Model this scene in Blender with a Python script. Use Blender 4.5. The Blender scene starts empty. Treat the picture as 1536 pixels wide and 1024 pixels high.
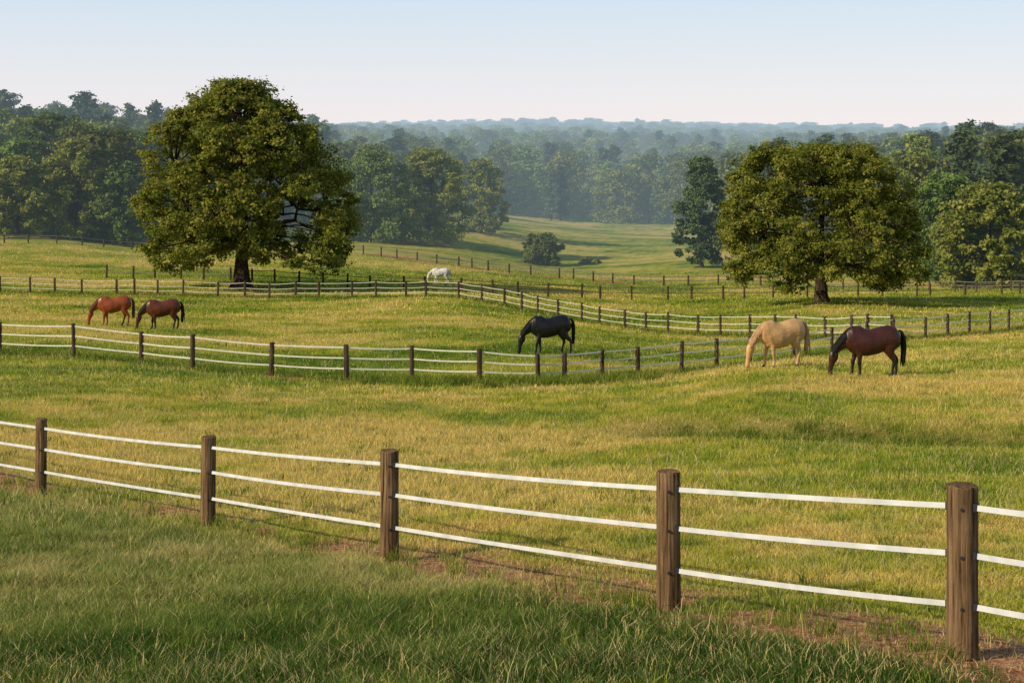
import bpy, math, random
import numpy as np
from mathutils import Vector
rng=np.random.default_rng(7); random.seed(7)
scene=bpy.context.scene
F=2133.0; CZ=26.0
# ---------------------------------------------------------------- terrain
# survey stations: (bearing in 1/2133 tangent units + 768, height station, distance m)
bD=np.array([7,8,9.6,13,17,21,25,30,37,44,52,60,75,90,110,130,160,190,230,300,380,500,700,1000,1500,2500,4500])
bP=np.array([1180,1110,1024,915,815,750,705,665,615,582,560,535,500,480,456,440,425,408,390,352,333,290,250,232,212,203,201.])
_v=np.linspace(math.log(4),math.log(7000),700); _b=np.interp(_v,np.log(bD),bP)
_k=np.exp(-0.5*((np.arange(-24,25))/9.)**2); _k/=_k.sum()
_bs=np.convolve(np.pad(_b,24,mode='edge'),_k,mode='valid')
def basep(y): return np.interp(np.log(y),_v,_bs)
C=[(61,740,24.3),(312,788,20.8),(584,843,16.8),(1003,918,13.1),(1443,990,10.7),
(-300,1024,11.5),(0,1024,10.6),(768,1024,9.6),(1536,1024,10.0),(1900,1010,10.4),
(111,535,57),(289,554,54),(407,562,53),(520,570,52),(719,574,51),(807,572,51),(903,566,53),(1022,558,56),(1125,544,60),(1248,530,66),(1388,508,75),(1513,495,87),(-60,530,60),
(830,530,60),(168,489,77),(241,495,75),(1168,549,48),(1300,565,44),(1536,560,44),
(0,437,118),(180,441,117),(360,446,115),(520,447,113),(680,446,110),(820,473,102),(965,496,93),(1075,503,88),(1210,506,80),(1340,508,72.5),
(362,431,125),(1232,452,115),(655,425,145),(100,420,140),(1000,452,130),(1232,446,135),(1480,441,140),
(100,366,190),(545,382,190),(700,400,180),(850,417,172),(1000,431,165),(1232,436,160),(1480,437,155),
(0,352,205),(190,362,215),(600,362,230),(720,344,270),(813,398,222),(850,335,380),(1000,345,365),(1000,395,215),(1050,402,195),(1450,426,172),
(100,325,260),(100,290,350),(100,262,500),(560,320,330),(560,285,450),(850,290,520),(1450,380,230),(1450,330,300),(1450,280,450),
(0,620,36),(500,640,35),(1000,625,36),(1450,640,33),(768,250,700),(100,245,700),(1450,250,700),(768,214,1500),(0,214,1500),(1536,214,1500),(768,202,4000),(-200,202,4000),(1700,202,4000)]
C=np.array(C,float)
cu=(C[:,0]-768)/F; cv=np.log(C[:,2]); cr=C[:,1]-basep(C[:,2])
CP=np.c_[cu*3.2,cv]
def tps(r): return np.where(r>1e-9,r*r*np.log(np.maximum(r,1e-9)),0)
n=len(CP); R_=np.linalg.norm(CP[:,None]-CP[None],axis=2)
A=np.zeros((n+3,n+3)); A[:n,:n]=tps(R_)+np.eye(n)*0.0015; A[:n,n]=1; A[:n,n+1:]=CP; A[n,:n]=1; A[n+1:,:n]=CP.T
W=np.linalg.solve(A,np.r_[cr,0,0,0])
def segdist(x,y,pts):
    d=np.full(x.shape,1e9)
    for (ax,ay),(bx,by) in zip(pts[:-1],pts[1:]):
        dx,dy=bx-ax,by-ay; t=np.clip(((x-ax)*dx+(y-ay)*dy)/(dx*dx+dy*dy),0,1)
        d=np.minimum(d,np.hypot(x-ax-t*dx,y-ay-t*dy))
    return d
swale=[(4.3,33.5),(7.5,32.0),(11.5,31.0),(16,30.5)]
def ground_exact(x,y):
    out=np.empty(x.shape)
    for s in range(0,len(x),40000):
        xx=x[s:s+40000]; yy=y[s:s+40000]; Y=np.maximum(yy,8.0)
        u=np.clip(xx/Y,-.6,.6); v=np.log(Y)
        q=np.c_[u*3.2,v]
        r=np.sqrt(((q[:,None]-CP[None])**2).sum(2))
        out[s:s+40000]=basep(Y)+tps(r)@W[:n]+W[n]+q@W[n+1:]
    return out
# tabulate the smooth terrain once, look it up bilinearly
gu=np.linspace(-.6,.6,301); gv=np.linspace(math.log(8),math.log(4600),420)
GU,GV=np.meshgrid(gu,gv,indexing='ij'); G=ground_exact((GU*np.exp(GV)).ravel(),np.exp(GV).ravel()).reshape(GU.shape)
def ground(x,y):
    xx=np.atleast_1d(np.asarray(x,float)); yy=np.atleast_1d(np.asarray(y,float))
    Y=np.maximum(yy,8.0); a=(np.clip(xx/Y,-.6,.6)+.6)/1.2*300; b=(np.log(Y)-gv[0])/(gv[-1]-gv[0])*419
    a=np.clip(a,0,299.999); b=np.clip(b,0,418.999); ai=a.astype(int); bi=b.astype(int); fa=a-ai; fb=b-bi
    p=(G[ai,bi]*(1-fa)+G[ai+1,bi]*fa)*(1-fb)+(G[ai,bi+1]*(1-fa)+G[ai+1,bi+1]*fa)*fb
    z=CZ-(p-200)/F*Y
    z+=0.04*np.sin(xx*.9+yy*.35+1)*np.sin(yy*.7-xx*.2)+0.025*np.sin(xx*2.3+2)*np.sin(yy*1.9+xx*.6)
    z+=np.clip((Y-60)/200,0,1)*0.25*np.sin(xx*.11+yy*.05)*np.sin(yy*.09+2)
    z-=0.5*np.exp(-(segdist(xx,yy,swale)/1.4)**2)
    z+=np.clip((Y-1100)/700,0,1)*(4*np.sin(xx*.0045+1.2)+2*np.sin(xx*.013+Y*.004))
    return z
def gz(x,y): return float(ground([x],[y])[0])
def st(b,d): return ((b-768)/F*d,d)

near_f=[st(-210,29.5),st(61,24.3),st(312,20.8),st(584,16.8),st(1003,13.1),st(1443,10.7),st(2000,8.6)]
F2=[(-160,61,1.3),(-80,60,1.3),(0,59,1.3),(111,57,1.31),(212,56,1.23),(289,54,1.34),(407,53,1.24),(520,52,1.29),(618,52,1.27),(719,51,1.2),(807,51,1.02),(847,51.5,1.03),(903,53,1.02),(957,54,1.09),(1022,56,1.2),(1075,58,1.17),(1125,60,1.13),(1190,63,1.18),(1248,66,1.22),(1300,69,1.15),(1340,72,1.12),(1388,75,1.18),(1421,78,1.25),(1454,81,1.28),(1485,84,1.3),(1513,87,1.3),(1545,90,1.3),(1590,94,1.3),(1640,98,1.3)]
mid_f=[st(b,d) for b,d,h in F2]
F3=[st(*p) for p in [(-120,119),(0,118),(180,117),(360,115),(520,113),(680,110),(740,107),(820,102),(890,97.5),(965,93),(1075,88),(1150,84),(1210,80),(1280,76),(1338,72.4)]]
F4=[st(*p) for p in [(545,190),(620,185),(700,180),(780,175),(850,172),(930,166),(1000,165),(1090,165),(1200,163),(1380,158),(1560,150),(1700,146)]]
F4L=[st(*p) for p in [(-150,186),(0,188),(100,190),(200,194),(330,196),(545,190)]]
F5=[st(*p) for p in [(160,142),(300,138),(440,133),(560,128),(690,124),(790,126),(870,129),(1000,131),(1100,133),(1232,135),(1380,138),(1560,140),(1700,141)]]
def hnoise(x,y,s,seed=0):
    ca,sa=math.cos(seed*1.3+.4),math.sin(seed*1.3+.4)
    x,y=(x*ca-y*sa)/s+seed*17.3,(x*sa+y*ca)/s+seed*7.1
    xi=np.floor(x).astype(int); yi=np.floor(y).astype(int); fx=x-xi; fy=y-yi
    fx=fx*fx*(3-2*fx); fy=fy*fy*(3-2*fy)
    def h(a,b):
        v=np.sin(a*127.1+b*311.7+seed*74.7)*43758.5453; return v-np.floor(v)
    return (h(xi,yi)*(1-fx)+h(xi+1,yi)*fx)*(1-fy)+(h(xi,yi+1)*(1-fx)+h(xi+1,yi+1)*fx)*fy
def dirt(x,y):
    d=segdist(x-.12,y-.30,near_f)
    nn=.5*hnoise(x,y,1.3,1)+.32*hnoise(x,y,.45,2)+.18*hnoise(x,y,.17,5)
    side=np.clip((x+4.5)/7,0,1)
    a=np.exp(-(d/(.48+.66*side))**2)*np.clip((nn-.37+.25*side)*4.4,0,1)
    a2=np.exp(-(segdist(x,y,mid_f)/.8)**2)*np.clip((hnoise(x,y,2.5,3)-.45)*2.5,0,1)*.8
    a3=np.exp(-(segdist(x,y-2.0,F4[:6])/2.0)**2)*np.clip(hnoise(x,y,5,4)*1.6-.1,0,1)*.75
    return np.clip(np.maximum(np.maximum(a,a2),a3),0,1)
def rampc(f,st_): 
    p=[s_[0] for s_ in st_]; return np.stack([np.interp(f,p,[s_[1][k] for s_ in st_]) for k in range(3)],-1)
def meadowcol(x,y):
    f=.26*hnoise(x,y,17,11)+.29*hnoise(x*.5,y,4.5,12)+.24*hnoise(x*.6,y,1.6,13)+.21*hnoise(x,y,.55,14)
    c=rampc(f,[(.28,(.105,.18,.018)),(.40,(.24,.31,.032)),(.52,(.43,.42,.056)),(.64,(.68,.52,.15))])
    g=rampc(f,[(.28,(.060,.115,.020)),(.43,(.135,.20,.038)),(.58,(.26,.30,.072)),(.72,(.47,.42,.16))])
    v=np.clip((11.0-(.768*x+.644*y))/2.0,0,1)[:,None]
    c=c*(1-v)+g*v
    lush_shade=np.maximum(np.exp(-(segdist(x,y,swale)/1.7)**2),.75*np.exp(-(segdist(x,y,mid_f)/.9)**2))  # lush dark green at fences and swale; along the swale it paints in shade
    lush_shade=np.maximum(lush_shade,.8*np.exp(-(segdist(x,y,F3)/1.2)**2))[:,None]*.85
    return c*(1-lush_shade)+np.array([.065,.11,.017])*lush_shade

def quadmesh(name,V,Q,mats,midx=None,smooth=False,attr=None,col=None):
    V=np.asarray(V,np.float32); Q=np.asarray(Q,np.int32)
    me=bpy.data.meshes.new(name); me.vertices.add(len(V)); me.vertices.foreach_set('co',V.ravel())
    k=Q.shape[1]
    me.loops.add(Q.size); me.loops.foreach_set('vertex_index',Q.ravel())
    me.polygons.add(len(Q)); me.polygons.foreach_set('loop_start',np.arange(0,Q.size,k,dtype=np.int32))
    for m in mats: me.materials.append(m)
    if midx is not None: me.polygons.foreach_set('material_index',np.asarray(midx,np.int32))
    me.polygons.foreach_set('use_smooth',np.full(len(Q),smooth))
    if attr:
        for kx,a in attr.items():
            at=me.attributes.new(kx,'FLOAT','POINT'); at.data.foreach_set('value',np.asarray(a,np.float32))
    if col is not None:
        at=me.attributes.new('tint','FLOAT_COLOR','POINT'); at.data.foreach_set('color',np.c_[col,np.ones(len(col))].astype(np.float32).ravel())
    me.update(calc_edges=True)
    return me
def addobj(name,me,parent=None,loc=(0,0,0)):
    o=bpy.data.objects.new(name,me); scene.collection.objects.link(o); o.location=loc
    if parent: o.parent=parent
    return o
def empty(name,loc=(0,0,0)):
    e=bpy.data.objects.new(name,None); scene.collection.objects.link(e); e.location=loc; return e

# ---------------------------------------------------------------- materials
class NT:
    def __init__(s,m): m.use_nodes=True; s.nt=m.node_tree; s.nt.nodes.clear(); s.out=s.nt.nodes.new('ShaderNodeOutputMaterial')
    def n(s,t,**k):
        x=s.nt.nodes.new(t)
        for a,b in k.items():
            setattr(x,a,b)
        return x
    def l(s,a,b): s.nt.links.new(a,b)
    def math(s,op,a,b=None,clamp=False):
        x=s.n('ShaderNodeMath',operation=op,use_clamp=clamp)
        for i,v in enumerate([a,b]):
            if v is None: continue
            if isinstance(v,(int,float)): x.inputs[i].default_value=v
            else: s.l(v,x.inputs[i])
        return x.outputs[0]
    def mixc(s,f,a,b,mode='MIX'):
        x=s.n('ShaderNodeMix',data_type='RGBA',blend_type=mode)
        for i,v in [(0,f),(6,a),(7,b)]:
            if isinstance(v,(int,float)): x.inputs[i].default_value=v
            elif isinstance(v,tuple): x.inputs[i].default_value=(*v,1)
            else: s.l(v,x.inputs[i])
        return x.outputs[2]
    def noise(s,vec,scale,detail=3,rough=.55):
        x=s.n('ShaderNodeTexNoise'); x.inputs['Scale'].default_value=scale; x.inputs['Detail'].default_value=detail; x.inputs['Roughness'].default_value=rough
        if vec is not None: s.l(vec,x.inputs['Vector'])
        return x.outputs['Fac']
    def ramp(s,f,stops):
        x=s.n('ShaderNodeValToRGB'); e=x.color_ramp.elements
        while len(e)<len(stops): e.new(.5)
        for i,(p,c) in enumerate(stops): e[i].position=p; e[i].color=(*c,1)
        s.l(f,x.inputs[0]); return x.outputs[0]
    def mrange(s,v,a,b,c=0.,d=1.):
        x=s.n('ShaderNodeMapRange'); s.l(v,x.inputs[0])
        for i,k in enumerate([a,b,c,d]): x.inputs[i+1].default_value=k
        return x.outputs[0]
    def pos(s): return s.n('ShaderNodeNewGeometry').outputs['Position']
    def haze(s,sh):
        # valley haze painted into the surface as emission, by world distance down the valley
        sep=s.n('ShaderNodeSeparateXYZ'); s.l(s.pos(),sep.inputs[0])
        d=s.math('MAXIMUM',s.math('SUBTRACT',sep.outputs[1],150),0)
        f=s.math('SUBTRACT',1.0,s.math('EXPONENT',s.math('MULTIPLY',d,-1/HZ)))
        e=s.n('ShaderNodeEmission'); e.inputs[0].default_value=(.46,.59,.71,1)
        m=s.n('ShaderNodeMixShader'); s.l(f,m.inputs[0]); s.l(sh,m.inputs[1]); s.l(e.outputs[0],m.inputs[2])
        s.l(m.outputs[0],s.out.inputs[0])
    def solid(s,sh): s.l(sh,s.out.inputs[0])
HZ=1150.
def diffuse(t,col,tr=0.,rough=1.,bump=None):
    d=t.n('ShaderNodeBsdfDiffuse'); t.l(col,d.inputs[0])
    if bump is not None: t.l(bump,d.inputs['Normal'])
    if tr<=0: return d.outputs[0]
    r=t.n('ShaderNodeBsdfTranslucent'); t.l(col,r.inputs[0])
    m=t.n('ShaderNodeMixShader'); m.inputs[0].default_value=tr; t.l(d.outputs[0],m.inputs[1]); t.l(r.outputs[0],m.inputs[2])
    return m.outputs[0]
mat={}
def M(name):
    m=bpy.data.materials.new(name); mat[name]=m
    m.cycles.emission_sampling='NONE'
    return NT(m)
t=M('meadow_ground'); 
c=t.n('ShaderNodeAttribute',attribute_name='tint').outputs['Color']; at=t.n('ShaderNodeAttribute',attribute_name='dirt')
p=t.pos(); n14=t.noise(p,9,4,.7)
dc=t.ramp(n14,[(.32,(.16,.065,.03)),(.5,(.37,.175,.085)),(.7,(.54,.33,.19))])
nd=t.noise(p,1.5,4,.65)
fac=t.mrange(t.math('ADD',at.outputs['Fac'],t.math('MULTIPLY',t.math('SUBTRACT',nd,.5),.8)),.22,.45)
c=t.mixc(t.mrange(n14,.35,.65,.6,.0),c,(.06,.09,.015))
c=t.mixc(fac,c,dc)
b=t.n('ShaderNodeBump'); b.inputs['Strength'].default_value=.6; b.inputs['Distance'].default_value=.1; t.l(n14,b.inputs['Height'])
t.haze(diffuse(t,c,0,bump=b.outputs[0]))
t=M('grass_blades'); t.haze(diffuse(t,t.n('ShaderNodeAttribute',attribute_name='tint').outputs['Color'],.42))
def leafmat(name,a,b_,c_,tr=.35,vary=True):
    t=M(name); lv=t.n('ShaderNodeAttribute',attribute_name='lv').outputs['Fac']
    c=t.ramp(lv,[(0,a),(.5,b_),(1,c_)])
    if vary:
        oi=t.n('ShaderNodeObjectInfo').outputs['Random']
        hs=t.n('ShaderNodeHueSaturation'); t.l(c,hs.inputs['Color']); t.l(t.mrange(oi,0,1,.47,.525),hs.inputs['Hue']); t.l(t.mrange(t.math('FRACT',t.math('MULTIPLY',oi,7.3)),0,1,.6,1.45),hs.inputs['Value'])
        c=hs.outputs[0]
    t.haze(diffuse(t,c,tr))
leafmat('oak_leaves',(.055,.083,.014),(.175,.20,.032),(.43,.38,.085),.42,False)
leafmat('forest_leaves',(.055,.09,.022),(.15,.20,.045),(.29,.31,.085),.3)
leafmat('pine_needles',(.024,.048,.02),(.06,.095,.032),(.11,.14,.05),.12)
leafmat('bright_leaves',(.085,.12,.022),(.23,.26,.05),(.44,.42,.11),.4,False)
t=M('bark'); c=t.ramp(t.noise(t.n('ShaderNodeTexCoord').outputs['Object'],3,3),[(.3,(.02,.015,.01)),(.7,(.085,.062,.042))]); t.haze(diffuse(t,c))
def woodmat(name,d,l,haze=True):
    t=M(name); tc=t.n('ShaderNodeTexCoord').outputs['Object']
    mp=t.n('ShaderNodeMapping'); mp.inputs['Scale'].default_value=(34,34,1.5); t.l(tc,mp.inputs[0])
    n1=t.noise(mp.outputs[0],1.0,5,.65); n2=t.noise(tc,2.3,3)
    c=t.ramp(n1,[(.36,tuple(x*.2 for x in d)),(.44,d),(.66,l)])
    c=t.mixc(t.mrange(n2,.35,.7,0,.6),c,tuple(x*.45 for x in d))
    b=t.n('ShaderNodeBump'); b.inputs['Strength'].default_value=1; b.inputs['Distance'].default_value=.025; t.l(n1,b.inputs['Height'])
    t.haze(diffuse(t,c,0,bump=b.outputs[0]))
woodmat('weathered_post',(.15,.092,.048),(.32,.21,.12))
woodmat('dark_post',(.07,.048,.033),(.15,.105,.075))
def plain(name,col,rough=.6,metal=0,var=.15):
    t=M(name); n=t.noise(t.n('ShaderNodeTexCoord').outputs['Object'],8,3)
    c=t.mixc(t.mrange(n,.3,.7,0,1),tuple(x*(1-var) for x in col),col)
    b=t.n('ShaderNodeBsdfPrincipled'); t.l(c,b.inputs['Base Color']); b.inputs['Roughness'].default_value=rough; b.inputs['Metallic'].default_value=metal
    b.inputs['Specular IOR Level'].default_value=.25
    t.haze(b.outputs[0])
def tape(name,a,b_,tr):
    t=M(name); c=t.mixc(t.mrange(t.noise(t.n('ShaderNodeTexCoord').outputs['Object'],5,4),.35,.65,0,1),a,b_); t.solid(diffuse(t,c,tr))
tape('white_tape',(.48,.49,.51),(.62,.63,.65),.1)
tape('pale_rail',(.72,.72,.64),(.84,.83,.75),.40); plain('insulator',(.05,.055,.07),.4,.5); plain('grey_rail',(.16,.14,.115),.8)

# ---------------------------------------------------------------- terrain mesh
Ys=np.r_[np.linspace(-20,7.8,26),np.geomspace(8,4500,560)]
s=np.linspace(-1,1,381); tt=.40*s+.60*s**3
Wd=np.maximum(Ys,8)*.95+8
X=tt[None]*Wd[:,None]; Y=np.repeat(Ys[:,None],len(s),1)
Z=ground(X.ravel(),Y.ravel())
V=np.c_[X.ravel(),Y.ravel(),Z]; nr,nc=X.shape
i=np.arange(nr*nc).reshape(nr,nc)
Q=np.stack([i[:-1,:-1],i[:-1,1:],i[1:,1:],i[1:,:-1]],-1).reshape(-1,4)
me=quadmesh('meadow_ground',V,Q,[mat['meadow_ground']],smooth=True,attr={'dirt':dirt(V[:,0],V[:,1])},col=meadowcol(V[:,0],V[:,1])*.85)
addobj('meadow_ground',me)

# ---------------------------------------------------------------- grass (one mesh per kind, real blades)
def blades(x,y,h,w,lean,two,col):
    nb=len(x); z=ground(x,y)
    th=rng.random(nb)*6.283; hh=h*(.45+.8*rng.random(nb)); ww=w*(.7+.6*rng.random(nb))
    la=rng.random(nb)*6.283; ln=lean*hh*(.15+rng.random(nb))
    dx,dy=np.cos(th)*ww/2,np.sin(th)*ww/2; lx,ly=np.cos(la)*ln,np.sin(la)*ln
    V=[]; rows=[(0,1),(.5,.85),(1,.1)] if two else [(0,1),(1,.25)]
    for f,wd in rows:
        for sg in (-1,1):
            V.append(np.c_[x+lx*f**1.8+sg*dx*wd,y+ly*f**1.8+sg*dy*wd,z+hh*f*(1-.2*f*min(lean,1))-(.02 if f==0 else 0)])
    V=np.stack(V,1); m=V.shape[1]; b0=np.arange(nb)[:,None]*m
    Q=[b0+np.array([[0,1,3,2]])]
    if two: Q.append(b0+np.array([[2,3,5,4]]))
    return V.reshape(-1,3),np.concatenate(Q),np.repeat(col,m,0)
def pack3(L):
    V=[];Q=[];Cc=[];o=0
    for v,q,c in L: V.append(v);Q.append(q+o);Cc.append(c);o+=len(v)
    return np.concatenate(V),np.concatenate(Q),np.concatenate(Cc)
def wedge(n,a,b,u=.42):
    y=np.sqrt(rng.random(n)*(b*b-a*a)+a*a); x=(rng.random(n)*2-1)*u*y; return x,y
def bcol(x,y,straw=.15):
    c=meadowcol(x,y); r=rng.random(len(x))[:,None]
    c=c*(.55+.85*r); k=rng.random(len(x))<straw*(.15+1.7*hnoise(x,y,2.5,31))
    c[k]=np.array([.66,.54,.25])*(.65+.6*rng.random(k.sum()))[:,None]
    return c
L=[]
for (n_,a,b,h,w,ln,two) in [(350000,6.5,20,.075,.0075,.85,True),(350000,18,45,.09,.013,.8,False),(210000,42,95,.105,.03,.75,False),(140000,90,190,.15,.07,.7,False)]:
    x,y=wedge(n_,a,b); dd=dirt(x,y); k=rng.random(n_)>dd*1.2-.02; x,y,dd=x[k],y[k],dd[k]
    cl=.42+.5*hnoise(x,y,.9,21)+1.0*hnoise(x,y,.30,22)**2+ .3*hnoise(x,y,4,23)
    cl=cl*(1+.75*np.clip((10.3-(.768*x+.644*y))/1.5,0,1))*(1-.4*np.clip(dd*2,0,1))
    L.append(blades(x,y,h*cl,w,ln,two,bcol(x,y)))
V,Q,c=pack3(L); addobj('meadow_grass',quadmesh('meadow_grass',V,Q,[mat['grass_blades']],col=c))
x,y=wedge(520000,6.5,30); k=rng.random(len(x))<dirt(x,y)*.24; x,y=x[k],y[k]
cc=np.array([.58,.44,.24])*(.4+.85*rng.random(len(x)))[:,None]; V,Q,c=blades(x,y,.055,.008,2.8,True,cc); addobj('dry_grass',quadmesh('dry_grass',V,Q,[mat['grass_blades']],col=c))
def along(pts,n,sd):
    pts=np.array(pts); seg=np.hypot(*np.diff(pts,axis=0).T); cum=np.r_[0,np.cumsum(seg)]; s_=rng.random(n)*cum[-1]
    return np.interp(s_,cum,pts[:,0])+rng.normal(0,sd,n),np.interp(s_,cum,pts[:,1])+rng.normal(0,sd,n)
def tufts(xc,yc,nb,rad,h,w,lean=.7,cr=None):
    x=np.repeat(xc,nb); y=np.repeat(yc,nb); sc_=np.repeat(.5+rng.random(len(xc)),nb)
    x=x+rng.normal(0,rad,len(x))*sc_; y=y+rng.normal(0,rad,len(y))*sc_
    c=rampc(rng.random(len(x)),cr or [(0,(.07,.12,.014)),(.6,(.17,.24,.032)),(1,(.42,.41,.09))])*(.7+.6*np.repeat(rng.random(len(xc)),nb))[:,None]
    return blades(x,y,h*sc_,w,lean,True,c)
strawc=[(0,(.36,.34,.11)),(1,(.68,.57,.27))]
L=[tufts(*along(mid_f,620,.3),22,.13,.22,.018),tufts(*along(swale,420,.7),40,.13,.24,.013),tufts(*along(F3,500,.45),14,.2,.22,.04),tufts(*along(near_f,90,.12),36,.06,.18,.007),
 tufts(*along([st(560,51.5),st(720,50),st(830,50.2),st(960,52)],260,.6),34,.14,.28,.018),tufts(*wedge(420,7.5,24),34,.07,.16,.0075),tufts(*wedge(800,22,60),26,.13,.15,.014),tufts(*wedge(500,60,150),14,.25,.16,.045),
 tufts(*wedge(300,7.5,22),8,.12,.22,.005,.6,strawc),tufts(*wedge(1100,20,60),8,.25,.2,.012,.6,strawc)]
V,Q,c=pack3(L); addobj('tall_grass',quadmesh('tall_grass',V,Q,[mat['grass_blades']],col=c))

# ---------------------------------------------------------------- instancing helper
def scatter(name,P,S,R,I,objs):
    coll=bpy.data.collections.new(name+'_parts')
    for o in objs: coll.objects.link(o)
    me=bpy.data.meshes.new(name); me.vertices.add(len(P)); me.vertices.foreach_set('co',np.asarray(P,np.float32).ravel())
    a=me.attributes.new('scl','FLOAT_VECTOR','POINT'); a.data.foreach_set('vector',np.asarray(S,np.float32).ravel())
    a=me.attributes.new('rot','FLOAT_VECTOR','POINT'); a.data.foreach_set('vector',np.asarray(R,np.float32).ravel())
    a=me.attributes.new('idx','INT','POINT'); a.data.foreach_set('value',np.asarray(I,np.int32))
    ob=addobj(name,me)
    g=bpy.data.node_groups.new(name,'GeometryNodeTree')
    g.interface.new_socket('Geometry',in_out='INPUT',socket_type='NodeSocketGeometry'); g.interface.new_socket('Geometry',in_out='OUTPUT',socket_type='NodeSocketGeometry')
    gi=g.nodes.new('NodeGroupInput'); go=g.nodes.new('NodeGroupOutput'); ip=g.nodes.new('GeometryNodeInstanceOnPoints'); ci=g.nodes.new('GeometryNodeCollectionInfo')
    ci.inputs['Collection'].default_value=coll; ci.inputs['Separate Children'].default_value=True; ci.inputs['Reset Children'].default_value=True
    def na(nm,ty):
        x=g.nodes.new('GeometryNodeInputNamedAttribute'); x.data_type=ty; x.inputs[0].default_value=nm; return x.outputs['Attribute']
    L=g.links.new; L(gi.outputs[0],ip.inputs['Points']); L(ci.outputs[0],ip.inputs['Instance']); ip.inputs['Pick Instance'].default_value=True
    L(na('idx','INT'),ip.inputs['Instance Index']); L(na('rot','FLOAT_VECTOR'),ip.inputs['Rotation']); L(na('scl','FLOAT_VECTOR'),ip.inputs['Scale']); L(ip.outputs[0],go.inputs[0])
    md=ob.modifiers.new('scatter','NODES'); md.node_group=g
    return ob

# ---------------------------------------------------------------- trees
def tube(P,r,nn=8):
    P=np.asarray(P,float); r=np.asarray(r,float); T=np.gradient(P,axis=0); T/=np.linalg.norm(T,axis=1)[:,None]+1e-9
    up=np.array([0.31,0.17,.1]) if abs(T[0,2])>.8 else np.array([0,0,1.])
    N=np.cross(T,up); N/=np.linalg.norm(N,axis=1)[:,None]+1e-9; B=np.cross(T,N)
    a=np.arange(nn)*2*math.pi/nn
    V=P[:,None]+r[:,None,None]*(np.cos(a)[None,:,None]*N[:,None]+np.sin(a)[None,:,None]*B[:,None])
    i=np.arange(len(P)*nn).reshape(len(P),nn); j=np.roll(i,-1,1)
    Q=np.stack([i[:-1],j[:-1],j[1:],i[1:]],-1).reshape(-1,4)
    return V.reshape(-1,3),Q
def unit(v): return v/(np.linalg.norm(v,axis=-1,keepdims=True)+1e-9)
def tree_mesh(name,prof,nl,lr,cpl,lpc,ls,tr,th,leaf,seed,inner=.25,hollow=None,jit=.12,upl=.3):
    r=np.random.default_rng(seed); prof=np.array(prof,float); z0,z1=prof[0,0],prof[-1,0]
    lob=[]
    for k in range(nl):
        f=(k+.5)/nl; rho=lr*(.5+.9*r.random()); z=z0+(z1-z0)*f**.92
        z=min(z,z1-rho*.75); phi=k*2.39996+r.normal(0,.3)
        if hollow:   # boughs lift over the trunk, droop only towards the sides
            z=max(z,z0+(hollow[1]-z0)*(1-abs(math.cos(phi)))*.9)
        Lx=np.interp(z,prof[:,0],prof[:,1]); Rx=np.interp(z,prof[:,0],prof[:,2]); dp=(Lx+Rx)/2
        ex=Rx if math.cos(phi)>0 else Lx; R0=math.hypot(ex*math.cos(phi),dp*math.sin(phi))
        rad=max(0,R0-rho*.8)*(1+r.uniform(-jit,jit*.6))
        if r.random()<inner: rad*=r.uniform(.25,.7)
        if hollow and z<hollow[1]:
            lim=hollow[0]*(hollow[1]-z)/(hollow[1]-z0); 
            if rad<lim: rad=lim*r.uniform(1,1.2)
        lob.append((rad*math.cos(phi),rad*math.sin(phi),z,rho))
    lob=np.array(lob)
    VV=[];QQ=[];MM=[];LV=[];off=0
    def add(V,Q,m,lv):
        nonlocal off
        VV.append(V);QQ.append(Q+off);MM.append(np.full(len(Q),m));LV.append(lv);off+=len(V)
    top=z0+(z1-z0)*.62; zz=np.linspace(-.5,top,10)
    wob=np.c_[np.cumsum(r.normal(0,tr*.12,10)),np.cumsum(r.normal(0,tr*.12,10)),zz]; wob[:3,:2]*=.3
    rr=tr*(1-.78*(zz-zz[0])/(top+.5)); rr[0]*=1.9; rr[1]*=1.15
    V,Q=tube(wob,rr,12); add(V,Q,0,np.zeros(len(V)))
    nlimb=8 if nl>100 else 3; limbs=[]
    az=np.arctan2(lob[:,1],lob[:,0])
    for q in range(nlimb):
        aa=q/nlimb*2*math.pi+r.normal(0,.2); dd=np.abs((az-aa+math.pi)%(2*math.pi)-math.pi)+np.abs(lob[:,2]-(z0+(z1-z0)*r.uniform(.25,.6)))*.15-np.hypot(lob[:,0],lob[:,1])*.05
        c_=lob[np.argmin(dd),:3]*np.array([.8,.8,.95]); hz_=th*r.uniform(.9,1.5); a=np.array([np.interp(hz_,zz,wob[:,0]),np.interp(hz_,zz,wob[:,1]),hz_])
        tq=np.linspace(0,1,9)[:,None]; m_=a*.5+c_*.5+np.array([0,0,.12*np.linalg.norm(c_-a)])
        P=(1-tq)**2*a+2*tq*(1-tq)*m_+tq**2*c_; P[1:-1]+=r.normal(0,tr*.3,(7,3)); limbs.append(P)
        V,Q=tube(P,np.linspace(tr*.5,tr*.1,9),7); add(V,Q,0,np.zeros(len(V)))
    LP=np.concatenate([l_[2:] for l_ in limbs]+[wob[4:]])
    for (x,y,z,rho) in lob:
        c_=np.array([x,y,z]); dv=c_-LP; dist=np.linalg.norm(dv,axis=1)+np.maximum(0,LP[:,2]-z)*1.5; a=LP[np.argmin(dist)]
        tq=np.linspace(0,1,5)[:,None]; m_=a*.5+c_*.5+r.normal(0,.12*np.linalg.norm(c_-a)+.05,3)
        P=(1-tq)**2*a+2*tq*(1-tq)*m_+tq**2*c_
        V,Q=tube(P,np.linspace(tr*.14,tr*.035,5),4); add(V,Q,0,np.zeros(len(V)))
    C_=np.repeat(lob,cpl,0); N_=len(C_)
    outw=unit(np.c_[C_[:,0],C_[:,1],(C_[:,2]-(z0+z1)/2)*.8])
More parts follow.
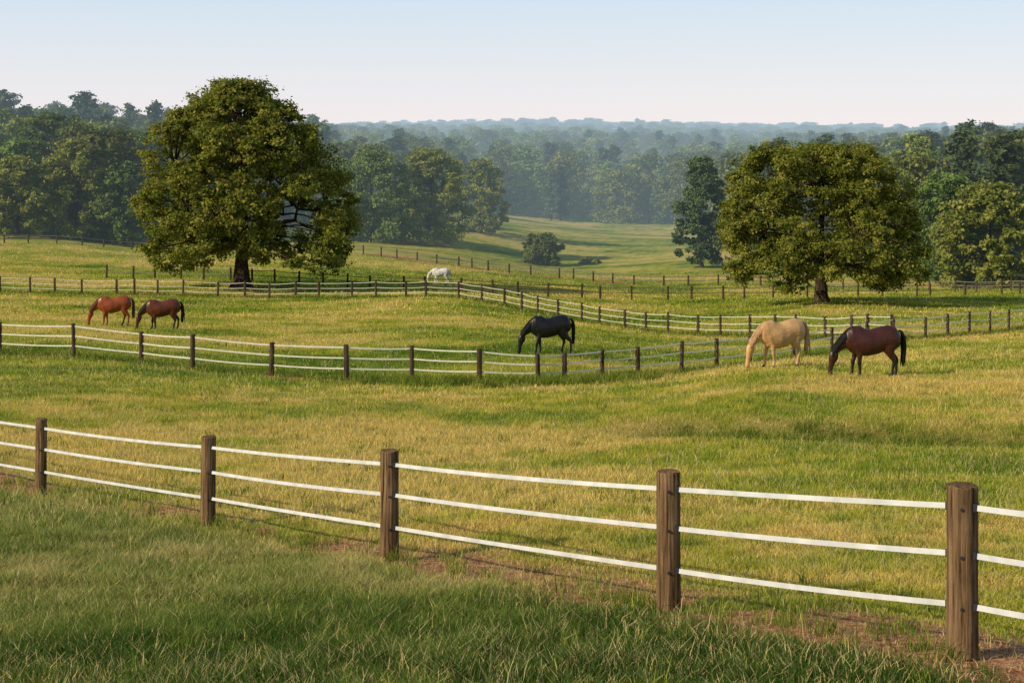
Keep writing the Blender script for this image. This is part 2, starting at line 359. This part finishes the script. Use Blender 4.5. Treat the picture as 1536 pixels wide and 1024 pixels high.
    d=unit(r.normal(0,1,(N_,3))+outw*.5+np.array([0,0,upl]))
    pc=C_[:,:3]+d*(C_[:,3]*r.uniform(.45,1.25,N_))[:,None]*np.array([1,1,.72])
    pc[:,2]=np.maximum(pc[:,2],z0*.7+.15)
    cl=r.random(N_)
    cs=np.repeat(C_[:,3]*r.uniform(.12,.26,N_),lpc)
    pl=np.repeat(pc,lpc,0)+r.normal(0,1,(N_*lpc,3))*cs[:,None]*np.array([1,1,.62])
    pl[:,2]=np.maximum(pl[:,2],.1)
    nn_=unit(np.repeat(d,lpc,0)*.6+np.array([0,-.0,.4])+r.normal(0,.5,pl.shape))
    tg=unit(np.cross(nn_,r.normal(0,1,pl.shape))); bt=np.cross(nn_,tg); sz=ls*r.uniform(.55,1.3,len(pl))[:,None]
    V=np.stack([pl-tg*sz*.6,pl-bt*sz*.38,pl+tg*sz*.6,pl+bt*sz*.38],1).reshape(-1,3)
    Q=np.arange(len(V)).reshape(-1,4); lv=np.clip(.5*np.repeat(cl,lpc)+.5*r.random(len(pl)),0,1)
    add(V,Q,1,np.repeat(lv,4))
    return quadmesh(name,np.concatenate(VV),np.concatenate(QQ),[mat['bark'],mat[leaf]],np.concatenate(MM),attr={'lv':np.concatenate(LV)})
sc=17.06
lp=[(404,140,168),(386,156,186),(364,158,180),(335,158,168),(305,156,163),(270,142,162),(245,130,152),(220,138,128),(195,128,110),(175,100,88),(155,70,58),(138,42,38),(124,14,24)]
prof=[((431-a)/sc,b/sc,c/sc) for a,b,c in lp]
me=tree_mesh('oak_tree',prof,225,1.4,15,46,.24,.70,2.8,'oak_leaves',11,.33,(7.0,5.2),.18)
x,y=st(362,125); addobj('oak_tree',me,loc=(x,y,gz(x,y)))
sc=F/115
rp=[(423,120,136),(406,143,149),(370,150,150),(330,150,140),(290,147,126),(255,134,110),(238,108,86),(227,76,64),(217,43,43)]
prof=[((452-a)/sc,b/sc,c/sc) for a,b,c in rp]
me=tree_mesh('oak_tree.001',prof,220,1.1,15,46,.195,.54,1.9,'oak_leaves',23,.36,(5.4,3.4),.13)
x,y=st(1232,115); addobj('oak_tree.001',me,loc=(x,y,gz(x,y)))
fv=[]
for k in range(6):
    w=[5.0,6.4,4.2,6.8,5.2,3.9][k]
    prof=[(1.0,w*.75,w*.7),(4,w,w*.9),(8,w*1.05,w),(12,w*.9,w*.95),(15.5,w*.62,w*.65),(18,w*.15,w*.15)]
    me=tree_mesh('forest_tree_%d'%k,prof,[30,34,28,34,30,26][k],[1.9,2.3,1.6,2.2,1.8,1.7][k],11,22,.6,.33,4,'forest_leaves',100+k)
    fv.append(bpy.data.objects.new('forest_tree_%d'%k,me))
for k in range(2):
    w=3.4; prof=[(2.5,w*.8,w*.8),(6,w,w),(11,w*.8,w*.75),(16,w*.4,w*.4),(20,.2,.2)]
    me=tree_mesh('forest_tree_%d'%(6+k),prof,28,1.5,10,20,.5,.3,5,'pine_needles',150+k); fv.append(bpy.data.objects.new('forest_tree_%d'%(6+k),me))
pts=[];scl=[];idx=[]
def zone(b0,b1,d0,d1,sp,s0,s1,pine=.12):
    d=d0
    while d<d1:
        wd=(b1-b0)/F*d; m=max(1,int(wd/sp))
        for j in range(m):
            b=b0+(b1-b0)*(j+.5+random.uniform(-.45,.45))/m; dd=d+random.uniform(-.4,.4)*sp
            xx,yy=st(b,dd); pts.append((xx,yy)); s=random.uniform(s0,s1); scl.append((s*random.uniform(.85,1.35),s*random.uniform(.85,1.35),s)); idx.append(random.randint(6,7) if random.random()<pine else random.randint(0,5))
        d+=sp*.95
zone(-400,190,206,330,8.5,.70,1.05); zone(150,330,215,330,9,.75,.98); zone(-500,480,330,470,11,.9,1.25,.2); zone(480,620,330,420,11,.75,1.05,.2); zone(320,620,262,330,10,.65,.92)
zone(590,1130,392,500,10.5,.72,1.05,.12); zone(1060,1420,235,400,11,.7,1.0,.2); zone(1350,1900,182,330,10,.7,1.08,.15); zone(1020,1900,330,480,13,.75,1.05,.15)
zone(-700,2300,500,900,20,.7,1.05,.1); zone(-600,2200,900,1500,30,.75,1.15,.05); zone(-600,2200,1700,2600,44,.85,1.3,.05)
pts=np.array(pts); z=ground(pts[:,0],pts[:,1])-.2
big=np.clip((pts[:,1]-700)/900,0,1)[:,None]*np.array([[.8,.8,.0]])+1
scatter('distant_forest',np.c_[pts,z],np.array(scl)*big,np.c_[np.zeros(len(z)),np.zeros(len(z)),rng.random(len(z))*6.28],idx,fv)
print('forest trees',len(pts))
def solo(name,b,d,h,wl,leaf,seed,nl=34,low=.08,ls=.42,tr=.35,cone=0):
    if cone: prof=[(h*low,wl*.8,wl*.8),(h*.35,wl,wl),(h*.65,wl*.8,wl*.8),(h*.85,wl*.5,wl*.5),(h,.3,.3)]
    else: prof=[(h*low,wl*.85,wl*.85),(h*.3,wl,wl),(h*.6,wl*.98,wl*.95),(h*.82,wl*.72,wl*.75),(h,wl*.22,wl*.22)]
    me=tree_mesh(name,prof,nl,wl*.25,13,32,ls,tr,h*.2,leaf,seed,.35); x,y=st(b,d); return addobj(name,me,loc=(x,y,gz(x,y)-.1))
solo('deciduous_tree',558,225,14.2,7.0,'forest_leaves',31,80,.05); solo('deciduous_tree.001',643,229,15.2,6.4,'bright_leaves',32,80,.05)
solo('deciduous_tree.002',720,262,13.6,5.0,'bright_leaves',33,62,.05); solo('deciduous_tree.003',25,200,11,5.2,'bright_leaves',34,60)
solo('deciduous_tree.004',115,204,14.5,5.8,'bright_leaves',35,64); solo('deciduous_tree.005',1485,166,12,6.2,'bright_leaves',36,70,.04)
solo('pine_tree',1052,196,15.2,4.3,'pine_needles',37,66,.06,.38,.3,1); solo('deciduous_tree.006',1420,172,13.5,4.8,'forest_leaves',38,58,.05)
solo('deciduous_tree.007',185,203,12,4.4,'forest_leaves',39,54); solo('shrub',813,222,4.9,3.3,'forest_leaves',40,40,.05,.3,.15)
solo('bush',885,228,1.0,1.9,'oak_leaves',41,8,.1,.25,.05)

# ---------------------------------------------------------------- fences
def boxrail(A_,B_,h,tk,sag,seg=5,tilt=0.):
    A_=np.array(A_);B_=np.array(B_); tq=np.linspace(0,1,seg+1)
    P=A_+(B_-A_)*tq[:,None]; P[:,2]-=sag*4*tq*(1-tq)
    d=B_-A_; nx=np.array([-d[1],d[0],0.]); nx/=np.linalg.norm(nx)
    up=np.array([0,0,1.])*math.cos(tilt)+nx*math.sin(tilt); nx=nx*math.cos(tilt)-np.array([0,0,1.])*math.sin(tilt); V=[]
    for p_ in P:
        for a,b in [(-1,-1),(1,-1),(1,1),(-1,1)]: V.append(p_+nx*a*tk/2+up*b*h/2)
    i=np.arange(len(P)*4).reshape(-1,4); j=np.roll(i,-1,1)
    Q=np.stack([i[:-1],j[:-1],j[1:],i[1:]],-1).reshape(-1,4); Q=np.r_[Q,[[0,3,2,1]],[[len(V)-4,len(V)-3,len(V)-2,len(V)-1]]]
    return np.array(V),Q
def postmesh(x,y,z,h,r,nn,rg):
    zz=[-.35,0,h*.25,h*.5,h*.75,h-.012,h,h]; rr=[1,1.02,1,.98,.99,.98,.94,.02]
    ang=np.arange(nn)*2*math.pi/nn; irr=1+rg.normal(0,.025,nn); V=[]
    tx,ty=rg.normal(0,.012,2)
    for zk,rk in zip(zz,rr):
        V.append(np.c_[x+tx*zk+r*rk*irr*np.cos(ang),y+ty*zk+r*rk*irr*np.sin(ang),np.full(nn,z+zk)+(.004 if rk<.5 else 0)])
    V=np.concatenate(V); i=np.arange(len(V)).reshape(-1,nn); j=np.roll(i,-1,1)
    return V,np.stack([i[:-1],j[:-1],j[1:],i[1:]],-1).reshape(-1,4)
def fence(name,pts,hs,r,rf,rh,tk,pm,rm,sag=.02,nn=8,ins=False,tilt=0.):
    e=empty(name,(pts[0][0],pts[0][1],0)); rg=np.random.default_rng(len(pts))
    ox=np.array([pts[0][0],pts[0][1],0]); zs=ground([p[0] for p in pts],[p[1] for p in pts])
    def pack(L):
        V=[];Q=[];o=0
        for v,q in L: V.append(v);Q.append(q+o);o+=len(v)
        return np.concatenate(V)-ox,np.concatenate(Q)
    P=[postmesh(p[0],p[1],z_,h,r*(.9+.2*rg.random()),nn,rg) for p,z_,h in zip(pts,zs,hs)]
    V,Q=pack(P); addobj('posts',quadmesh('posts',V,Q,[mat[pm]],smooth=False),e)
    R=[];I=[]
    for k in range(len(pts)-1):
        for f in rf:
            a=(pts[k][0],pts[k][1],zs[k]+hs[k]*f); b=(pts[k+1][0],pts[k+1][1],zs[k+1]+hs[k+1]*f)
            R.append(boxrail(a,b,rh,tk,sag*rg.uniform(.3,1.5),7,tilt*rg.uniform(.6,1.4)))
            if ins:
                d=np.array(b)-np.array(a); d/=np.linalg.norm(d)
                for q0,sg in ((np.array(a),1),(np.array(b),-1)):
                    c=q0+d*sg*(r+.008); I.append(boxrail(c-d*.018,c+d*.018,.06,.045,0,1))
    if ins:
        for k in range(len(pts)):
            for f in rf:
                c=np.array([pts[k][0],pts[k][1],zs[k]+hs[k]*f]); w=unit(-np.array([c[0],c[1],0.]))
                I.append(tube([c+w*(r-.01),c+w*(r+.014),c+w*(r+.015)],[.014,.014,.001],8))
    V,Q=pack(R); addobj('rails',quadmesh('rails',V,Q,[mat[rm]]),e)
    if I: V,Q=pack(I); addobj('insulators',quadmesh('insulators',V,Q,[mat['insulator']]),e)
    return e
fence('paddock_fence',near_f,[1.3]*7,.107,(.875,.60,.305),.043,.005,'weathered_post','white_tape',.02,20,True,math.radians(12))
fence('paddock_fence.001',mid_f,[h for b,d,h in F2],.085,(.92,.62,.32),.05,.02,'dark_post','pale_rail',.025,8)
def resample(pts,sp):
    pts=np.array(pts); seg=np.hypot(*np.diff(pts,axis=0).T); cum=np.r_[0,np.cumsum(seg)]; m=int(cum[-1]/sp)
    s_=np.linspace(0,cum[-1],m+1); s_[1:-1]+=rng.normal(0,.12*sp,m-1)
    return list(zip(np.interp(s_,cum,pts[:,0]),np.interp(s_,cum,pts[:,1])))
p3=resample(F3,2.3); fence('paddock_fence.002',p3,list(1.2+.12*rng.random(len(p3))),.09,(.9,.58,.28),.04,.02,'dark_post','pale_rail',.03,6)
p4=resample(F4,3.0); fence('paddock_fence.003',p4,list(1.15+.12*rng.random(len(p4))),.11,(.88,.5),.09,.03,'dark_post','grey_rail',.03,6)
p4=resample(F4L,3.2); fence('paddock_fence.004',p4,list(1.1+.1*rng.random(len(p4))),.11,(.9,.5),.09,.03,'dark_post','grey_rail',.03,6)
p5=resample(F5,2.8); fence('paddock_fence.005',p5,list(1.2+.12*rng.random(len(p5))),.1,(.85,.5),.07,.03,'dark_post','grey_rail',.03,6)

# ---------------------------------------------------------------- horses
def horsemat(name,body,leg,legz,belly=None):
    t=M(name); tc=t.n('ShaderNodeTexCoord').outputs['Object']; sep=t.n('ShaderNodeSeparateXYZ'); t.l(tc,sep.inputs[0])
    n=t.noise(tc,2.5,4); n2=t.noise(tc,12,4,.65); f=t.mrange(t.math('ADD',sep.outputs[2],t.math('MULTIPLY',t.math('SUBTRACT',n,.5),.2)),legz,legz+.25)
    hx=t.mrange(sep.outputs[0],.75,1.0,0,.75); f=t.math('MAXIMUM',f,hx)
    c=t.mixc(f,leg,t.mixc(t.mrange(n,.32,.68),tuple(x*.62 for x in body),body))
    c=t.mixc(t.mrange(n2,.35,.7,0,.35),c,tuple(x*.55 for x in body))
    b=t.n('ShaderNodeBsdfPrincipled'); t.l(c,b.inputs['Base Color']); b.inputs['Roughness'].default_value=.40; b.inputs['Specular IOR Level'].default_value=.38
    bp=t.n('ShaderNodeBump'); bp.inputs['Strength'].default_value=.5; bp.inputs['Distance'].default_value=.06; t.l(t.noise(tc,3.6,2),bp.inputs['Height']); t.l(bp.outputs[0],b.inputs['Normal'])
    t.haze(b.outputs[0])
def lof(rows,nn=16):
    # rows: x,y,z,a(in-plane),b(lateral)
    r_=np.array(rows,float); P=r_[:,:3]; T=np.gradient(P[:,[0,2]],axis=0); T/=np.linalg.norm(T,axis=1)[:,None]
    N=np.c_[-T[:,1],np.zeros(len(T)),T[:,0]]; a=np.arange(nn)*2*math.pi/nn
    V=P[:,None]+(np.cos(a)[None,:,None]*N[:,None])*r_[:,3][:,None,None]+np.sin(a)[None,:,None]*np.array([0,1,0.])*r_[:,4][:,None,None]
    i=np.arange(len(P)*nn).reshape(len(P),nn); j=np.roll(i,-1,1); Q=np.stack([i[:-1],j[:-1],j[1:],i[1:]],-1).reshape(-1,4).tolist()
    Q.append(i[0][::-1].tolist()); Q.append(i[-1].tolist())
    return V.reshape(-1,3).tolist(),Q
def joinl(L):
    V=[];Q=[]
    for v,q in L:
        o=len(V); V+=v; Q+=[[k+o for k in f] for f in q]
    return V,Q
def horse(name,b,d,yaw,body,hair,leg,legz,scale=1.,stance=0,belly=0.05,headup=0.):
    horsemat(name+'_coat',body,leg,legz); plain(name+'_hair',hair,.7,0,.4); plain(name+'_hoof',(.03,.025,.02),.5)
    x,y=st(b,d); e=empty(name,(x,y,gz(x,y)-.01)); e.rotation_euler=(0,0,math.radians(180+yaw)); e.scale=(scale,)*3
    tb=[(-.84,1.30,1.06,.08),(-.79,1.42,.92,.17),(-.66,1.53,.80,.255),(-.48,1.575,.77,.285),(-.28,1.53,.77,.28),(-.05,1.465,.735-belly,.29),(.15,1.45,.69-belly,.30),(.35,1.49,.66-belly*.5,.275),(.50,1.57,.67,.24),(.64,1.54,.72,.21),(.77,1.42,.80,.17),(.86,1.26,.94,.10)]
    parts=[lof([(a,0,(t_+b_)/2,(t_-b_)/2,w) for a,t_,b_,w in tb],20)]
    hu=headup
    nk=[(.50,0,1.26,.29,.17),(.66,0,1.20,.265,.14),(.82,0,1.10+hu*.2,.215,.11),(.97,0,.99+hu*.45,.165,.088),(1.09,0,.88+hu*.8,.13,.076),(1.17,0,.80+hu,.11,.07),(1.20,0,.77+hu,.06,.045)]
    parts.append(lof(nk,14))
    hd=[(1.15,0,.86+hu,.04,.045),(1.165,0,.80+hu,.10,.08),(1.185,0,.70+hu,.145,.102),(1.21,0,.59+hu,.145,.094),(1.25,0,.47+hu,.105,.075),(1.28,0,.34+hu,.080,.06),(1.30,0,.22+hu,.074,.056),(1.31,0,.13+hu,.082,.062),(1.32,0,.07+hu,.068,.055),(1.325,0,.035+hu,.03,.03)]
    parts.append(lof(hd,14))
    hoof=[]
    def leg_f(sy,dx):
        w=sy*.15
        parts.append(lof([(.56,w*.7,1.22,.12,.06),(.53,w*.9,1.05,.17,.10),(.46,w,.88,.135,.09),(.46+dx*.3,w,.72,.095,.072),(.475+dx*.55,w,.56,.07,.058),(.49+dx*.7,w,.46,.068,.06),(.485+dx*.8,w,.38,.052,.047),(.485+dx*.9,w,.24,.043,.038),(.49+dx,w,.15,.053,.047),(.52+dx,w,.08,.045,.042),(.53+dx,w,.05,.05,.048)],10))
        hoof.append(lof([(.525+dx,w,.075,.05,.048),(.54+dx,w,.03,.06,.056),(.545+dx,w,.0,.068,.062)],10))
    def leg_h(sy,dx):
        w=sy*.14
        parts.append(lof([(-.52,w*.8,1.28,.18,.09),(-.54,w,1.10,.245,.125),(-.47,w,.92,.21,.12),(-.50+dx*.3,w,.78,.155,.10),(-.58+dx*.5,w,.65,.10,.074),(-.67+dx*.7,w,.54,.078,.058),(-.69+dx*.75,w,.47,.067,.055),(-.67+dx*.85,w,.37,.050,.045),(-.655+dx*.95,w,.24,.046,.04),(-.65+dx,w,.15,.055,.048),(-.62+dx,w,.08,.045,.042),(-.61+dx,w,.05,.05,.048)],10))
        hoof.append(lof([(-.615+dx,w,.075,.05,.048),(-.60+dx,w,.03,.06,.056),(-.595+dx,w,.0,.068,.062)],10))
    sf=[(-.05,.10),(.16,-.10),(-.10,.06),(.05,-.12)][stance]; sh=[(.10,-.12),(-.16,.12),(.14,-.08),(-.05,.22)][stance]
    leg_f(1,sf[0]);leg_f(-1,sf[1]);leg_h(1,sh[0]);leg_h(-1,sh[1])
    V,Q=joinl(parts); me=bpy.data.meshes.new(name+'_body'); me.from_pydata(V,[],Q); me.materials.append(mat[name+'_coat'])
    o=addobj('body',me,e); m=o.modifiers.new('r','REMESH'); m.mode='VOXEL'; m.voxel_size=.021; m.use_smooth_shade=True
    m=o.modifiers.new('s','SMOOTH'); m.factor=.5; m.iterations=3
    V,Q=joinl(hoof); me=bpy.data.meshes.new('hooves'); me.from_pydata(V,[],Q); me.materials.append(mat[name+'_hoof']); addobj('hooves',me,e)
    H=[]
    for sy in (-1,1): H.append(lof([(1.13,sy*.055,.84+hu,.03,.022),(1.15,sy*.065,.90+hu,.028,.018),(1.18,sy*.07,.98+hu,.006,.005)],8))
    me=bpy.data.meshes.new('ears'); V,Q=joinl(H); me.from_pydata(V,[],Q); me.materials.append(mat[name+'_coat']); addobj('ears',me,e)
    H=[]
    nkc=np.array([(r_[0],r_[2],r_[3]) for r_ in nk]); T=np.gradient(nkc[:,:2],axis=0); T/=np.linalg.norm(T,axis=1)[:,None]; N=np.c_[-T[:,1],T[:,0]]
    crest=nkc[:,:2]+N*(nkc[:,2]*.98)[:,None]; crest=crest[:-1]; rg=np.random.default_rng(int(b))
    H.append(lof([(c_[0],0,c_[1],.035,.04) for c_ in crest],8))
    for k in range(16):
        f=k/15*(len(crest)-1); cx=np.interp(f,range(len(crest)),crest[:,0]); cz_=np.interp(f,range(len(crest)),crest[:,1]); w=.13-.04*k/15
        l_=.16+.10*rg.random()
        H.append(lof([(cx-.01,.03,cz_,.045,.02),(cx-.03,w*.75,cz_-l_*.35,.05,.022),(cx-.02,w*.98,cz_-l_*.75,.04,.02),(cx,w,cz_-l_,.008,.008)],8))
    H.append(lof([(1.14,0,.89+hu,.04,.05),(1.23,0,.83+hu,.035,.05),(1.29,0,.71+hu,.02,.03),(1.32,0,.62+hu,.004,.004)],8))
    H.append(lof([(-.80,0,1.40,.03,.04),(-.88,0,1.36,.05,.055),(-.945,0,1.18,.07,.07),(-.955,.01,.92,.08,.085),(-.94,.01,.66,.075,.08),(-.93,0,.45,.05,.055),(-.925,0,.32,.01,.012)],12))
    for k in range(6):
        ox_,oy_=rg.normal(0,.025,2)
        H.append(lof([(-.92+ox_,oy_,1.2,.03,.03),(-.96+ox_,oy_*1.5,.8,.035,.035),(-.94+ox_*1.6,oy_*1.7,.3+.1*rg.random(),.006,.006)],6))
    V,Q=joinl(H); me=bpy.data.meshes.new('mane_and_tail'); me.from_pydata(V,[],Q); me.materials.append(mat[name+'_hair']); me.polygons.foreach_set('use_smooth',[True]*len(me.polygons)); addobj('mane_and_tail',me,e)
    H=[lof([(1.215,sy*.086,.70+hu,.002,.002),(1.22,sy*.093,.69+hu,.018,.014),(1.228,sy*.088,.675+hu,.002,.002)],8) for sy in (-1,1)]
    V,Q=joinl(H); me=bpy.data.meshes.new('eyes'); me.from_pydata(V,[],Q); me.materials.append(mat[name+'_hoof']); addobj('eyes',me,e)
    return e
horse('bay_horse',1309,44,4,(.055,.015,.010),(.006,.005,.005),(.010,.008,.008),.45,1.03,0)
horse('palomino_horse',1173,48,22,(.66,.385,.17),(.52,.31,.155),(.50,.30,.15),.05,1.03,2,.10)
horse('black_horse',826,60,12,(.007,.007,.009),(.004,.004,.004),(.005,.005,.006),.3,1.04,1)
horse('chestnut_horse',172,77,12,(.30,.066,.017),(.10,.025,.01),(.19,.046,.016),.3,1.04,3)
horse('brown_horse',245,75,14,(.125,.029,.010),(.010,.008,.008),(.02,.012,.01),.5,1.04,2)
horse('white_horse',661,145,5,(.80,.77,.71),(.66,.63,.58),(.62,.6,.55),.2,1.02,0,.05,.15)

# ---------------------------------------------------------------- light, sky, camera
el=math.radians(30); hv=unit(np.array([-.87,-.50]))
sd=Vector((math.cos(el)*hv[0],math.cos(el)*hv[1],math.sin(el)))
li=bpy.data.lights.new('sun','SUN'); li.energy=5.0; li.angle=math.radians(.5); li.color=(1,.85,.59)
so=bpy.data.objects.new('sun',li); scene.collection.objects.link(so); so.rotation_euler=sd.to_track_quat('Z','Y').to_euler(); so.location=(-50,-20,60)
w=bpy.data.worlds.new('World'); scene.world=w; w.use_nodes=True; nt=w.node_tree
bg=nt.nodes['Background']; sk=nt.nodes.new('ShaderNodeTexSky'); sk.sky_type='NISHITA'; sk.sun_disc=False
sk.sun_elevation=el; sk.sun_rotation=math.atan2(hv[0],hv[1]); sk.air_density=1.0; sk.dust_density=.6; sk.ozone_density=1.0; sk.altitude=100
# thin summer haze veil over the physical sky: whiter towards the horizon
tc=nt.nodes.new('ShaderNodeTexCoord'); sp=nt.nodes.new('ShaderNodeSeparateXYZ'); nt.links.new(tc.outputs['Generated'],sp.inputs[0])
rp_=nt.nodes.new('ShaderNodeValToRGB'); nt.links.new(sp.outputs[2],rp_.inputs[0]); e_=rp_.color_ramp.elements
S_=.13; hor=(.94,.865,.875); mdl=(.62,.77,.90); zen=(.20,.28,.43)
e_[0].position=0; e_[0].color=(*hor,1); e_[1].position=.11; e_[1].color=(*mdl,1); q=e_.new(.5); q.color=(*zen,1)
sc_=nt.nodes.new('ShaderNodeVectorMath'); sc_.operation='SCALE'; nt.links.new(rp_.outputs[0],sc_.inputs[0]); sc_.inputs[3].default_value=1/S_
mx=nt.nodes.new('ShaderNodeMix'); mx.data_type='RGBA'; mx.inputs[0].default_value=.9
nt.links.new(sk.outputs[0],mx.inputs[6]); nt.links.new(sc_.outputs[0],mx.inputs[7])
nt.links.new(mx.outputs[2],bg.inputs[0]); bg.inputs[1].default_value=S_
cam=bpy.data.cameras.new('camera'); co=bpy.data.objects.new('camera',cam); scene.collection.objects.link(co)
cam.lens=50; cam.sensor_width=36; cam.shift_y=-312/1536; cam.clip_end=12000; cam.clip_start=.1
co.location=(0,0,CZ); co.rotation_euler=(math.radians(90),0,0); scene.camera=co
scene.view_settings.view_transform='Standard'; scene.view_settings.look='None'; scene.view_settings.exposure=0
